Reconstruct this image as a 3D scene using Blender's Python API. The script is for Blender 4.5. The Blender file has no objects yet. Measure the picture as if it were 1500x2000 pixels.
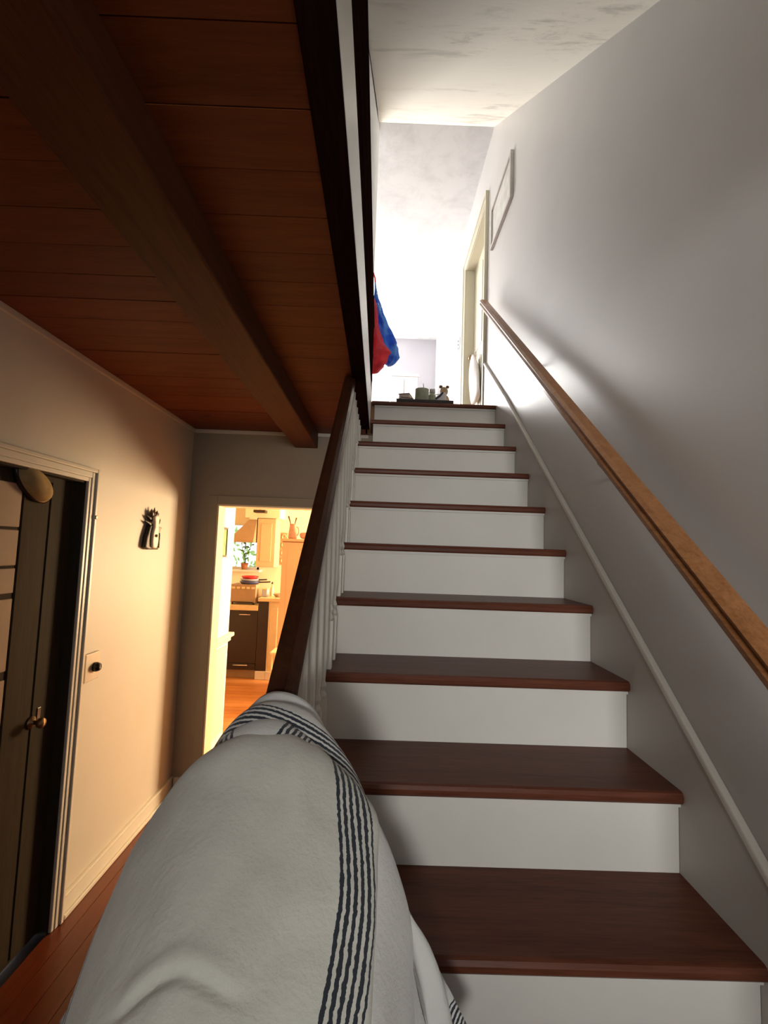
import bpy, bmesh, math, random
from mathutils import Matrix, Vector, noise
random.seed(7)
S = bpy.context.scene
COL = S.collection
PI = math.pi

# ------------------------------------------------------------------ camera
FPX, PITCH, YAW, ROLL, CAMZ = 927.38, 0.0798, 0.0074, 0.0344, 1.6025
A = Matrix(((math.cos(YAW), -math.sin(YAW), 0), (math.sin(YAW), math.cos(YAW), 0), (0, 0, 1)))
B = Matrix(((1, 0, 0), (0, math.cos(PITCH), math.sin(PITCH)), (0, -math.sin(PITCH), math.cos(PITCH))))
C = Matrix(((math.cos(ROLL), 0, math.sin(ROLL)), (0, 1, 0), (-math.sin(ROLL), 0, math.cos(ROLL))))
RW = C @ B @ A                                   # rows: right, forward, up
right, fwd, up = RW[0], RW[1], RW[2]
cd = bpy.data.cameras.new('camera')
cd.sensor_fit = 'VERTICAL'; cd.sensor_height = 36.0; cd.lens = FPX / 2000 * 36.0; cd.clip_start = 0.02
cam = bpy.data.objects.new('camera', cd); COL.objects.link(cam)
cam.matrix_world = Matrix(((right[0], up[0], -fwd[0], 0), (right[1], up[1], -fwd[1], 0), (right[2], up[2], -fwd[2], CAMZ), (0, 0, 0, 1)))
S.camera = cam

# ------------------------------------------------------------------ world, lights, exposure
S.view_settings.view_transform = 'Standard'
S.view_settings.look = 'None'
S.view_settings.exposure = 0.7
S.view_settings.gamma = 1.0
S.view_settings.use_curve_mapping = False
W = bpy.data.worlds.new('daylight'); S.world = W; W.use_nodes = True
bg = W.node_tree.nodes['Background']
bg.inputs[0].default_value = (0.86, 0.93, 1.0, 1); bg.inputs[1].default_value = 1.6

def area(name, loc, direction, sx, sy, power, col, spread=PI):
    d = bpy.data.lights.new(name, 'AREA'); d.shape = 'RECTANGLE'; d.size = sx; d.size_y = sy
    d.energy = power; d.color = col; d.spread = spread
    o = bpy.data.objects.new(name, d); COL.objects.link(o); o.location = loc
    o.rotation_euler = Vector(direction).to_track_quat('-Z', 'Y').to_euler()
    return o
# daylight through the window of the upstairs hall, the window behind the camera and the kitchen's side window
area('upstairs_window_light', (-0.68, 7.39, 3.95), (0.1, -1, 0.0), 0.95, 1.4, 108, (1.0, 0.975, 0.93))
area('entry_window_light', (-0.03, -4.5, 2.0), (0.02, 1, -0.03), 1.0, 0.7, 115, (1.0, 0.975, 0.93))
area('kitchen_window_light', (1.17, 5.75, 1.35), (-1, -0.35, 0), 1.1, 0.9, 180, (1.0, 0.70, 0.38))

# ------------------------------------------------------------------ helpers
def newobj(name, me, mat=None, parent=None):
    o = bpy.data.objects.new(name, me); COL.objects.link(o)
    if mat is not None and len(me.materials) == 0: me.materials.append(mat)
    if parent is not None: o.parent = parent
    return o
class MB:
    def __init__(s): s.v = []; s.f = []
    def box(s, x0, x1, y0, y1, z0, z1):
        n = len(s.v)
        s.v += [(x0,y0,z0),(x1,y0,z0),(x1,y1,z0),(x0,y1,z0),(x0,y0,z1),(x1,y0,z1),(x1,y1,z1),(x0,y1,z1)]
        s.f += [tuple(n+i for i in q) for q in ((0,3,2,1),(4,5,6,7),(0,1,5,4),(1,2,6,5),(2,3,7,6),(3,0,4,7))]
        return s
    def prism(s, pts, axis, a0, a1):              # pts: 2-D outline in the two other axes (order kept)
        n = len(s.v); k = len(pts)
        def mk(p, a):
            if axis == 'x': return (a, p[0], p[1])
            if axis == 'y': return (p[0], a, p[1])
            return (p[0], p[1], a)
        s.v += [mk(p, a0) for p in pts] + [mk(p, a1) for p in pts]
        s.f.append(tuple(n+i for i in range(k))[::-1]); s.f.append(tuple(n+k+i for i in range(k)))
        for i in range(k): j = (i+1) % k; s.f.append((n+i, n+j, n+k+j, n+k+i))
        return s
    def lathe(s, prof, c=(0,0,0), seg=16, axis='z'):   # prof: (radius, height) pairs
        n = len(s.v); k = len(prof)
        for i in range(seg):
            a = 2*PI*i/seg; ca, sa = math.cos(a), math.sin(a)
            for r, h in prof:
                if axis == 'z': p = (r*ca, r*sa, h)
                elif axis == 'x': p = (h, r*ca, r*sa)
                else: p = (r*ca, h, r*sa)
                s.v.append((p[0]+c[0], p[1]+c[1], p[2]+c[2]))
        for i in range(seg):
            j = (i+1) % seg
            for q in range(k-1): s.f.append((n+i*k+q, n+j*k+q, n+j*k+q+1, n+i*k+q+1))
        s.f.append(tuple(n+i*k for i in range(seg))[::-1]); s.f.append(tuple(n+i*k+k-1 for i in range(seg)))
        return s
    def tube(s, pts, rad, seg=8):
        pts = [Vector(p) for p in pts]; n = len(s.v); m = len(pts)
        rr = rad if isinstance(rad, (list, tuple)) else [rad]*m
        for i, p in enumerate(pts):
            t = (pts[min(i+1, m-1)] - pts[max(i-1, 0)]).normalized()
            a = t.cross(Vector((0.13, 0.21, 0.97)))
            if a.length < 1e-3: a = t.cross(Vector((1, 0, 0)))
            a.normalize(); b = t.cross(a)
            for k in range(seg):
                w = 2*PI*k/seg; s.v.append(tuple(p + (a*math.cos(w) + b*math.sin(w))*rr[i]))
        for i in range(m-1):
            for k in range(seg):
                l = (k+1) % seg; s.f.append((n+i*seg+k, n+i*seg+l, n+(i+1)*seg+l, n+(i+1)*seg+k))
        s.f.append(tuple(n+k for k in range(seg))[::-1]); s.f.append(tuple(n+(m-1)*seg+k for k in range(seg)))
        return s
    def mesh(s, name):
        me = bpy.data.meshes.new(name); me.from_pydata(s.v, [], s.f); 
        bm = bmesh.new(); bm.from_mesh(me); bmesh.ops.recalc_face_normals(bm, faces=bm.faces); bm.to_mesh(me); bm.free()
        me.update(); return me
    def build(s, name, mat, parent=None, bevel=0, smooth=False):
        o = newobj(name, s.mesh(name), mat, parent)
        if bevel:
            m = o.modifiers.new('bevel', 'BEVEL'); m.width = bevel; m.segments = 2; m.limit_method = 'ANGLE'
        if smooth:
            for p in o.data.polygons: p.use_smooth = True
        return o
def box(name, dims, mat, parent=None, bevel=0): return MB().box(*dims).build(name, mat, parent, bevel)
def tag(o, label, cat, group=None):
    o['label'] = label; o['category'] = cat
    if group: o['group'] = group
    return o
def struct(o, label=None):
    o['kind'] = 'structure'
    if label: o['label'] = label
    return o
def thing(name, label, cat, loc=(0,0,0), group=None):
    o = bpy.data.objects.new(name, None); COL.objects.link(o); o.empty_display_size = 0.1
    o.location = loc; bpy.context.view_layer.update()
    return tag(o, label, cat, group)
def under(o, parent):                              # keep world coordinates when the parent Empty stands elsewhere
    o.parent = parent; o.matrix_parent_inverse = Matrix.Translation(parent.location).inverted(); return o
def link_copy(src, parent, loc=None, name=None):
    c = src.copy(); COL.objects.link(c); c.parent = parent
    if loc is not None: c.location = loc
    return c

# ------------------------------------------------------------------ materials
def srgb(r, g, b):
    f = lambda c: (c/255/12.92) if c/255 <= 0.04045 else ((c/255+0.055)/1.055)**2.4
    return (f(r), f(g), f(b), 1)
def mul(c, k): return (c[0]*k, c[1]*k, c[2]*k, 1)
def base(name, rough=0.5, spec=0.5):
    m = bpy.data.materials.new(name); m.use_nodes = True
    nt = m.node_tree; b = nt.nodes['Principled BSDF']
    b.inputs['Roughness'].default_value = rough; b.inputs['Specular IOR Level'].default_value = spec
    return m, nt, b
def coords(nt, scale=(1,1,1), kind='Object', rot=(0,0,0)):
    t = nt.nodes.new('ShaderNodeTexCoord'); mp = nt.nodes.new('ShaderNodeMapping')
    mp.inputs['Scale'].default_value = scale; mp.inputs['Rotation'].default_value = rot
    nt.links.new(t.outputs[kind], mp.inputs['Vector']); return mp.outputs[0]
def noise_tex(nt, vec, scale, detail=4, rough=0.55, dist=0):
    n = nt.nodes.new('ShaderNodeTexNoise'); n.inputs['Scale'].default_value = scale
    n.inputs['Detail'].default_value = detail; n.inputs['Roughness'].default_value = rough; n.inputs['Distortion'].default_value = dist
    nt.links.new(vec, n.inputs['Vector']); return n.outputs['Fac']
def ramp(nt, fac, stops):
    r = nt.nodes.new('ShaderNodeValToRGB'); e = r.color_ramp.elements
    while len(e) < len(stops): e.new(0.5)
    for el, (p, c) in zip(e, stops): el.position = p; el.color = c
    nt.links.new(fac, r.inputs[0]); return r.outputs[0]
def mixc(nt, fac, a, b, mode='MIX'):
    m = nt.nodes.new('ShaderNodeMix'); m.data_type = 'RGBA'; m.blend_type = mode
    for sock, val in ((m.inputs[0], fac), (m.inputs[6], a), (m.inputs[7], b)):
        if isinstance(val, bpy.types.NodeSocket): nt.links.new(val, sock)
        else: sock.default_value = val
    return m.outputs[2]
def bump(nt, bsdf, h, strength=0.2, dist=0.01):
    n = nt.nodes.new('ShaderNodeBump'); n.inputs['Strength'].default_value = strength; n.inputs['Distance'].default_value = dist
    nt.links.new(h, n.inputs['Height']); nt.links.new(n.outputs[0], bsdf.inputs['Normal'])
def paint(name, col, rough=0.6, var=0.06, scale=2.5, bstr=0.05):
    m, nt, b = base(name, rough, 0.3)
    v = coords(nt); f = noise_tex(nt, v, scale)
    nt.links.new(ramp(nt, f, [(0.3, mul(col, 1-var)), (0.7, mul(col, 1+var))]), b.inputs['Base Color'])
    bump(nt, b, noise_tex(nt, v, 90, 2), bstr, 0.004); return m
def wood(name, c1, c2, axis='y', rough=0.4, knots=False, tone=0.0, spec=0.3):
    m, nt, b = base(name, rough, spec)
    sc = {'x': (0.6, 9, 9), 'y': (9, 0.6, 9), 'z': (9, 9, 0.6)}[axis]
    oi0 = nt.nodes.new('ShaderNodeObjectInfo')
    def shifted(scv):
        va = nt.nodes.new('ShaderNodeVectorMath'); va.operation = 'MULTIPLY_ADD'
        nt.links.new(oi0.outputs['Location'], va.inputs[0]); va.inputs[1].default_value = (17.3, 7.9, 3.1)
        nt.links.new(coords(nt, scv), va.inputs[2]); return va.outputs[0]
    v = shifted(sc); f = noise_tex(nt, v, 3.2, 6, 0.62, 0.6)
    col = ramp(nt, f, [(0.3, c1), (0.72, c2)])
    f2 = noise_tex(nt, shifted(tuple(2.4*k for k in sc)), 9, 3)
    col = mixc(nt, 0.25, col, ramp(nt, f2, [(0.35, mul(c1, 0.6)), (0.6, c2)]), 'MIX')
    if knots:
        vo = nt.nodes.new('ShaderNodeTexVoronoi'); vo.inputs['Scale'].default_value = 4.2
        nt.links.new(shifted({'x': (0.5, 1, 0.2), 'y': (1, 0.5, 0.2), 'z': (1, 0.2, 0.5)}[axis]), vo.inputs['Vector'])
        k = ramp(nt, vo.outputs['Distance'], [(0.03, (1,1,1,1)), (0.10, (0,0,0,1))])
        col = mixc(nt, k, col, mul(c1, 0.25))
    if tone:
        oi = nt.nodes.new('ShaderNodeObjectInfo')
        col = mixc(nt, tone, col, ramp(nt, oi.outputs['Random'], [(0, mul(c1, 0.75)), (1, c2)]))
    nt.links.new(col, b.inputs['Base Color'])
    bump(nt, b, f2, 0.08, 0.003); return m
def plain(name, col, rough=0.5, metal=0.0, spec=0.5, var=0.05):
    m, nt, b = base(name, rough, spec); b.inputs['Metallic'].default_value = metal
    f = noise_tex(nt, coords(nt), 14, 3)
    nt.links.new(ramp(nt, f, [(0.3, mul(col, 1-var)), (0.7, mul(col, 1+var))]), b.inputs['Base Color']); return m

M = {}
M['wall_grey'] = paint('grey_wall_paint', (0.68, 0.67, 0.66, 1), 0.42, 0.03)
M['wall_shaded'] = paint('shade_darkened_taupe', (0.33, 0.285, 0.22, 1), 0.55, 0.03)  # shade on the doorway wall and its casing is put into this darker colour
M['wall_lilac'] = paint('lilac_grey_paint', (0.46, 0.45, 0.49, 1), 0.5, 0.03)
M['wall_cream'] = paint('cream_wall_paint', (0.62, 0.58, 0.52, 1), 0.5, 0.03)
M['wall_white'] = paint('white_wall_paint', (0.78, 0.79, 0.80, 1), 0.6, 0.02)
M['kitchen_wall'] = paint('kitchen_wall_paint', (0.80, 0.70, 0.52, 1), 0.6, 0.02)
M['trim'] = paint('white_trim_gloss', (0.70, 0.67, 0.60, 1), 0.35, 0.03)
M['cream_trim'] = paint('cream_door_paint', (0.66, 0.63, 0.50, 1), 0.4, 0.03)
M['riser'] = paint('riser_paint', (0.70, 0.69, 0.64, 1), 0.45, 0.04, 3.0)
M['skirt'] = paint('skirt_paint', (0.55, 0.52, 0.48, 1), 0.45, 0.03)
M['bead'] = paint('bead_paint', (0.76, 0.73, 0.66, 1), 0.35, 0.03)
M['tread'] = wood('tread_stain', (0.080, 0.024, 0.013, 1), (0.165, 0.055, 0.030, 1), 'x', 0.4, spec=0.16)
M['rail_dark'] = wood('dark_rail_stain', (0.030, 0.011, 0.006, 1), (0.075, 0.027, 0.012, 1), 'y', 0.28, spec=0.25)
M['rail_light'] = wood('handrail_varnish', (0.24, 0.092, 0.030, 1), (0.42, 0.19, 0.075, 1), 'y', 0.3)
M['dark_board'] = wood('dark_board_stain', (0.014, 0.006, 0.005, 1), (0.030, 0.012, 0.010, 1), 'y', 0.9, spec=0.0)
M['ceil_wood'] = wood('ceiling_board_stain', (0.11, 0.026, 0.008, 1), (0.21, 0.056, 0.016, 1), 'x', 0.5, True, 0.25, 0.15)
M['beam'] = wood('beam_stain', (0.075, 0.022, 0.008, 1), (0.13, 0.042, 0.015, 1), 'y', 0.55, spec=0.15)
M['floor'] = wood('hall_floor_varnish', (0.11, 0.024, 0.010, 1), (0.20, 0.050, 0.020, 1), 'y', 0.3, False, 0.3)
M['kfloor'] = wood('kitchen_floor_varnish', (0.50, 0.20, 0.06, 1), (0.66, 0.30, 0.10, 1), 'x', 0.35, False, 0.3)
M['ufloor'] = wood('upstairs_floor_varnish', (0.24, 0.11, 0.05, 1), (0.36, 0.18, 0.09, 1), 'y', 0.4)
M['brass'] = plain('aged_brass', (0.30, 0.20, 0.10, 1), 0.35, 0.9)
M['chrome'] = plain('chrome', (0.75, 0.75, 0.75, 1), 0.2, 1.0)
M['black'] = plain('black_lacquer', (0.018, 0.012, 0.014, 1), 0.3)
M['door_dark'] = wood('dark_door_paint', (0.040, 0.031, 0.022, 1), (0.055, 0.044, 0.031, 1), 'z', 0.7, spec=0.06)

def stained_ceiling():
    m, nt, b = base('stained_plaster', 0.8, 0.2)
    v = coords(nt, (1.0, 2.2, 1.0))
    f = noise_tex(nt, v, 2.6, 9, 0.72, 0.5); g = noise_tex(nt, coords(nt, (0.6, 1, 1)), 1.1, 2)
    c = ramp(nt, f, [(0.36, (0.56, 0.53, 0.46, 1)), (0.47, (0.83, 0.79, 0.70, 1)), (0.75, (0.88, 0.85, 0.76, 1))])
    c = mixc(nt, ramp(nt, g, [(0.4, (0,0,0,1)), (0.62, (1,1,1,1))]), (0.87, 0.84, 0.75, 1), c)
    nt.links.new(c, b.inputs['Base Color']); bump(nt, b, f, 0.35, 0.01); return m
M['plaster'] = stained_ceiling()
def flat_ceiling():
    m, nt, b = base('grey_white_plaster', 0.8, 0.2)
    f = noise_tex(nt, coords(nt), 3.5, 8, 0.7, 0.4)
    nt.links.new(ramp(nt, f, [(0.35, (0.56, 0.57, 0.59, 1)), (0.55, (0.66, 0.67, 0.69, 1))]), b.inputs['Base Color'])
    bump(nt, b, f, 0.3, 0.008); return m
M['flat_ceil'] = flat_ceiling()

# ------------------------------------------------------------------ key dimensions
XW = 0.803                   # right wall
XT = 0.788                   # right end of the treads (face of the skirt board)
XF = -0.088                  # left edge of the stairwell opening
XL = -1.296                  # left wall of the hall
YB = 3.216                   # wall with the kitchen doorway
ZC = 2.385                   # hall ceiling
RUN, RISE = 0.2534, 0.2037
Y1, Z1 = 0.9858, 0.8148      # nosing of the fourth tread
def nose_y(k): return Y1 + RUN*(k-1)
def nose_z(k): return Z1 + RISE*(k-1)
def nosing(y): return Z1 + RISE/RUN*(y - Y1)
ZU = nose_z(10)              # upstairs floor
def slope_z(y): return 3.312 + 0.765*(y - 1.318)
YR, ZR = 3.545, 5.015        # where the sloped ceiling meets the flat one
YFAR = 7.42
YW0, YW1 = 3.62, 4.9         # the stairwell's left wall ends at YW0

# ------------------------------------------------------------------ structure: hall
fl = struct(box('floor', (XL-0.1, XW+0.1, -2.3, YB+0.12, -0.06, -0.014), M['black']), 'reddish varnished wooden floor of the hall')
fb = MB().box(0, 0.083, -2.25, YB+0.06, -0.014, 0.0).mesh('floor_board')
fb.materials.append(M['floor'])
i = 0
x = XL
while x < XW - 0.08:
    o = bpy.data.objects.new('floor_board', fb); COL.objects.link(o); o.parent = fl; o.location = (x, random.uniform(-0.01, 0.0), random.uniform(-0.001, 0)); x += 0.085

# left wall with door opening (Y 1.24-2.075, z 0-1.855)
DY0, DY1, DZ = 1.22, 2.078, 1.858
struct(MB().box(XL-0.12, XL, -2.3, DY0, 0, ZC).box(XL-0.12, XL, DY1, YB+0.1, 0, ZC).box(XL-0.12, XL, DY0, DY1, DZ, ZC).build('wall_left', M['wall_cream']), 'cream painted wall on the left of the hall')
# wall with kitchen doorway
KX0, KX1, KZ = -1.105, -0.34, 1.872
struct(MB().box(XL, KX0, YB, YB+0.12, 0, ZC).box(KX1, XW, YB, YB+0.12, 0, ZC).box(KX0, KX1, YB, YB+0.12, KZ, ZC).build('wall_back', M['wall_shaded']), 'shaded wall with the kitchen doorway')
# right wall with door opening upstairs
RY0, RY1, RZ = 3.775, 4.685, 4.51
ZT = 5.2
struct(MB().box(XW, XW+0.15, -2.3, YB+0.12, 0, ZT).box(XW, XW+0.15, YB+0.12, RY0, 2.41, ZT).box(XW, XW+0.15, RY1, YFAR, 2.41, ZT).box(XW, XW+0.15, RY0, RY1, RZ, ZT).box(XW, XW+0.15, RY0, RY1, 2.41, ZU-0.02).build('wall_right', M['wall_grey']), 'grey painted wall along the stairs')
# rear wall behind the camera with a glazed opening
struct(MB().box(XL-0.1, -0.06, -2.42, -2.3, 0, ZC).box(0.70, XW+0.15, -2.42, -2.3, 0, ZC).box(-0.06, 0.70, -2.42, -2.3, 2.38, ZC+0.1).box(-0.06, 0.70, -2.42, -2.3, 0, 1.40).build('wall_rear', M['wall_cream']))

# hall ceiling: slab, boards one by one, beam, edge board
ce = struct(box('ceiling', (XL, XF-0.022, -2.3, YB, ZC+0.012, ZC+0.24), M['dark_board']), 'dark stained board ceiling over the hall')
cb = MB().box(XL+0.002, XF-0.03, 0, 0.1375, ZC, ZC+0.014).mesh('ceiling_board'); cb.materials.append(M['ceil_wood'])
y = -2.29
while y < YB-0.02:
    w = 1.0 if y + 0.1375 < YB else (YB-y)/0.1375
    o = bpy.data.objects.new('ceiling_board', cb); COL.objects.link(o); o.parent = ce
    o.location = (0, y, random.uniform(-0.0015, 0.0005)); o.scale = (1, w, 1); y += 0.1402
box('beam', (-0.60, -0.445, -2.3, YB, ZC-0.105, ZC+0.002), M['beam'], ce, 0.006)
box('edge_board', (-0.150, XF-0.001, -2.3, 3.03, ZC-0.008, ZC+0.02), M['dark_board'], ce, 0.002)
struct(box('ceiling', (XF, XW, -2.3, 0.13, ZC, ZC+0.2), M['ceil_wood']), 'low ceiling over the foot of the stairs')
# stairwell edge: white fascia, dark boards, white wall above
struct(box('trim_1', (XF-0.02, XF, 0.10, 3.04, ZC-0.004, 2.630), M['trim'], None, 0.002), 'white fascia board along the stairwell opening')
t2 = struct(box('trim_2', (-0.113, -0.0915, 0.10, 3.26, 2.63, 3.17), M['dark_board']), 'dark stained boards above the white fascia')
box('moulding', (-0.095, -0.0895, 0.10, 3.26, 2.78, 2.80), M['dark_board'], t2, 0.002)
box('cap_moulding', (-0.116, -0.0885, 0.10, 3.26, 3.17, 3.20), M['dark_board'], t2, 0.004)
box('moulding', (-0.095, -0.0895, 0.10, 3.26, 2.95, 2.965), M['dark_board'], t2, 0.002)
ul = [(0.1, 2.6), (YW0, 2.6), (YW0, ZR), (YR, ZR), (0.1, slope_z(0.1)+0.02)]
struct(MB().prism(ul, 'x', -0.23, -0.117).build('wall_upper_left', M['wall_white']), 'white wall on the left above the stairwell')
# sloped plaster ceiling and flat ceiling
struct(MB().prism([(0.08, slope_z(0.08)), (YR, ZR), (YR, ZR+0.12), (0.08, slope_z(0.08)+0.12)], 'x', -0.2, XW+0.02).build('ceiling_slope', M['plaster']), 'stained sloping plaster ceiling over the stairs')
struct(box('ceiling_upper', (-1.4, XW+0.02, YR, YFAR+0.1, ZR-0.002, ZR+0.12), M['flat_ceil']), 'grey white flat ceiling of the upstairs hall')
# upstairs shell
struct(box('floor_upper', (-1.4, XW, nose_y(10)+0.03, YFAR, 2.41, ZU), M['ufloor']), 'wooden floor of the upstairs landing')
FX0, FX1, FZ0, FZ1 = -1.18, -0.18, 3.22, 4.68
struct(MB().box(-1.4, FX0, YFAR, YFAR+0.1, 2.4, ZT).box(FX1, XW+0.1, YFAR, YFAR+0.1, 2.4, ZT).box(FX0, FX1, YFAR, YFAR+0.1, 2.4, FZ0).box(FX0, FX1, YFAR, YFAR+0.1, FZ1, ZT).build('wall_far', M['wall_lilac']), 'pale wall at the far end of the upstairs hall')
struct(box('wall_upper_outer', (-1.42, -1.3, 3.5, YFAR, 2.4, ZT), M['wall_white']), 'white outer wall of the upstairs hall')
struct(box('wall_upper_return', (-1.4, -0.2, 3.5, YW0, 2.6, ZT), M['wall_white']))
wu = struct(MB().box(FX0, FX1, YFAR+0.04, YFAR+0.08, FZ0, FZ0+0.05).box(FX0, FX1, YFAR+0.04, YFAR+0.08, FZ1-0.05, FZ1).box(FX0, FX0+0.05, YFAR+0.04, YFAR+0.08, FZ0, FZ1).box(FX1-0.05, FX1, YFAR+0.04, YFAR+0.08, FZ0, FZ1).box(FX0, FX1, YFAR+0.04, YFAR+0.08, 3.93, 3.97).build('window_1', M['trim']), 'window in the far wall of the upstairs hall')
we = struct(MB().box(-0.06, 0.70, -2.38, -2.34, 1.40, 1.43).box(-0.06, 0.70, -2.38, -2.34, 2.35, 2.38).box(-0.06, -0.04, -2.38, -2.34, 1.40, 2.38).box(0.68, 0.70, -2.38, -2.34, 1.40, 2.38).build('window_2', M['trim']), 'window behind the stairs foot')

# thin trims along the hall ceiling, baseboards
struct(box('trim_3', (XL, XL+0.014, -2.3, YB, ZC-0.026, ZC-0.001), M['wall_cream'], None, 0.003), 'thin strip along the ceiling on the left wall')
struct(box('trim_4', (XL, -0.1, YB-0.014, YB, ZC-0.026, ZC-0.001), M['wall_cream'], None, 0.003), 'thin strip along the ceiling above the kitchen doorway')
bl = struct(box('baseboard_left', (XL, XL+0.014, DY1+0.066, YB, 0, 0.085), M['trim'], None, 0.003), 'cream baseboard under the left wall')
box('quarter_round', (XL+0.014, XL+0.026, DY1+0.066, YB, 0, 0.02), M['trim'], bl, 0.004)
box('cap', (XL, XL+0.019, DY1+0.066, YB, 0.085, 0.098), M['trim'], bl, 0.004)
struct(box('baseboard_back', (XL+0.02, KX0-0.06, YB-0.013, YB, 0, 0.095), M['trim'], None, 0.003), 'short baseboard beside the kitchen doorway')
# kitchen doorway casing
ck = struct(MB().box(KX0-0.056, KX0, YB-0.012, YB, 0, KZ+0.06).build('trim_5', M['wall_shaded'], None, 0.003), 'flat casing around the kitchen doorway')
box('head_casing', (KX0, KX1, YB-0.012, YB, KZ, KZ+0.06), M['wall_shaded'], ck, 0.003)
box('side_casing', (KX1, KX1+0.056, YB-0.012, YB, 0, KZ+0.06), M['wall_shaded'], ck, 0.003)
box('jamb', (KX0-0.002, KX0+0.012, YB-0.004, YB+0.13, 0, KZ), M['kitchen_wall'], ck, 0.002)
box('head_jamb', (KX0, KX1, YB-0.004, YB+0.13, KZ-0.01, KZ+0.002), M['kitchen_wall'], ck, 0.002)

# ------------------------------------------------------------------ left door
d1 = struct(box('door_1', (XL-0.075, XL-0.04, DY0+0.012, DY1-0.012, 0.006, DZ-0.008), M['door_dark']), 'dark panelled door in a cream casing on the left wall')
def casing(parent, side, y0, y1, z1, xs, wd, mat, z0=0.0):
    # moulded casing: three stepped strips round the opening, on the wall face xs
    for a, b, t in ((0.0, 0.30, 0.014), (0.30, 0.72, 0.018), (0.72, 1.0, 0.026)):
        xa, xb = (xs, xs+t*side) if side > 0 else (xs-t, xs)
        MB().box(xa, xb, y1+a*wd, y1+b*wd, z0, z1+b*wd).build('side_casing', mat, parent, 0.003)
        MB().box(xa, xb, y0-b*wd, y0-a*wd, z0, z1+b*wd).build('side_casing', mat, parent, 0.003)
        MB().box(xa, xb, y0-a*wd, y1+a*wd, z1+a*wd, z1+b*wd).build('head_casing', mat, parent, 0.003)
casing(d1, 1, DY0, DY1, DZ, XL, 0.06, M['trim'])
MB().box(XL-0.12, XL+0.002, DY1-0.012, DY1+0.001, 0, DZ).box(XL-0.12, XL+0.002, DY0-0.001, DY0+0.012, 0, DZ).box(XL-0.12, XL+0.002, DY0, DY1, DZ-0.008, DZ+0.001).build('jamb', M['door_dark'], d1)
# raised stile edges and pale panels set in the near half of the slab
box('stile', (XL-0.042, XL-0.036, 1.925, 1.933, 0.02, DZ-0.03), M['door_dark'], d1, 0.001)
box('stile', (XL-0.042, XL-0.034, 1.775, 1.783, 0.02, DZ-0.03), M['door_dark'], d1, 0.001)
M['pane'] = plain('pale_pane', (0.36, 0.27, 0.21, 1), 0.6, 0, 0.15)
for za, zb in ((1.64, 1.80), (1.50, 1.63), (1.40, 1.49), (1.12, 1.38), (0.80, 1.09)):
    box('pane', (XL-0.041, XL-0.034, DY0+0.12, 1.765, za, zb), M['pane'], d1, 0.003)
kb = MB().lathe([(0.0, 0), (0.024, 0.0), (0.024, 0.006), (0.009, 0.010), (0.008, 0.026), (0.017, 0.032), (0.021, 0.042), (0.016, 0.052), (0.0, 0.055)], (XL-0.04, 1.925, 0.885), 16, 'x').build('knob', M['brass'], d1, 0, True)
kb['label'] = 'aged brass door knob'
box('escutcheon', (XL-0.041, XL-0.037, 1.955, 1.975, 0.88, 0.93), M['black'], d1, 0.002)
box('casing_bump', (XL+0.015, XL+0.030, DY1+0.046, DY1+0.062, 1.695, 1.712), M['brass'], d1, 0.003)  # small hook-like bump on the casing, at the latch side of the door
# tan hat-like object hanging at the top of the door
ht = thing('hanging_hat', 'tan rounded hat-like object hanging at the top of the dark door', 'hat', (XL-0.03, 1.86, 1.79))
M['straw'] = plain('tan_straw', (0.42, 0.30, 0.14, 1), 0.8, 0, 0.2, 0.2)
hm = MB(); pr = []
for q in range(9):
    a = q/8*PI/2; pr.append((0.115*math.cos(a)**0.8 if q < 8 else 0.0, 0.055*math.sin(a)))
hm.lathe([(0.0, 0.0), (0.118, -0.002)] + pr, (0, 0, 0), 24, 'x')
h1 = hm.build('crown', M['straw'], ht, 0, True); h1.rotation_euler = (0, 0.15, 0.1); h1.scale = (1, 0.85, 0.42)
h1.location = (0.0, -0.06, 0.018); h1.rotation_euler = (-0.55, 0, 0)
h2 = MB().lathe([(0.06, 0.0), (0.121, -0.004), (0.121, 0.008), (0.112, 0.012)], (0, 0, 0), 24, 'x').build('brim_band', M['black'], ht, 0, True); h2.scale = (1, 0.86, 0.43); h2.location = (0, -0.06, 0.018); h2.rotation_euler = (-0.55, 0, 0)

# ------------------------------------------------------------------ upstairs door in the right wall
d2 = struct(box('door_2', (XW+0.086, XW+0.12, RY0, RY1, ZU+0.008, RZ), M['cream_trim']), 'cream door set deep in the right wall at the top of the stairs')
casing(d2, -1, RY0, RY1, RZ, XW, 0.085, M['cream_trim'], ZU)
MB().box(XW-0.002, XW+0.085, RY1-0.008, RY1+0.004, ZU, RZ).box(XW-0.002, XW+0.085, RY0-0.004, RY0+0.008, ZU, RZ).box(XW-0.002, XW+0.085, RY0, RY1, RZ-0.008, RZ+0.004).build('jamb', M['cream_trim'], d2)
for za, zb in ((2.85, 3.45), (3.58, 4.38)):
    for ya, yb in ((3.88, 4.18), (4.28, 4.58)):
        box('panel', (XW+0.080, XW+0.088, ya, yb, za, zb), M['cream_trim'], d2, 0.004)
MB().lathe([(0.0, 0), (0.026, 0.0), (0.01, -0.012), (0.01, -0.03), (0.026, -0.045), (0.02, -0.06), (0, -0.063)], (XW+0.086, 4.60, 3.55), 14, 'x').build('knob', M['brass'], d2, 0, True)

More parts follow.
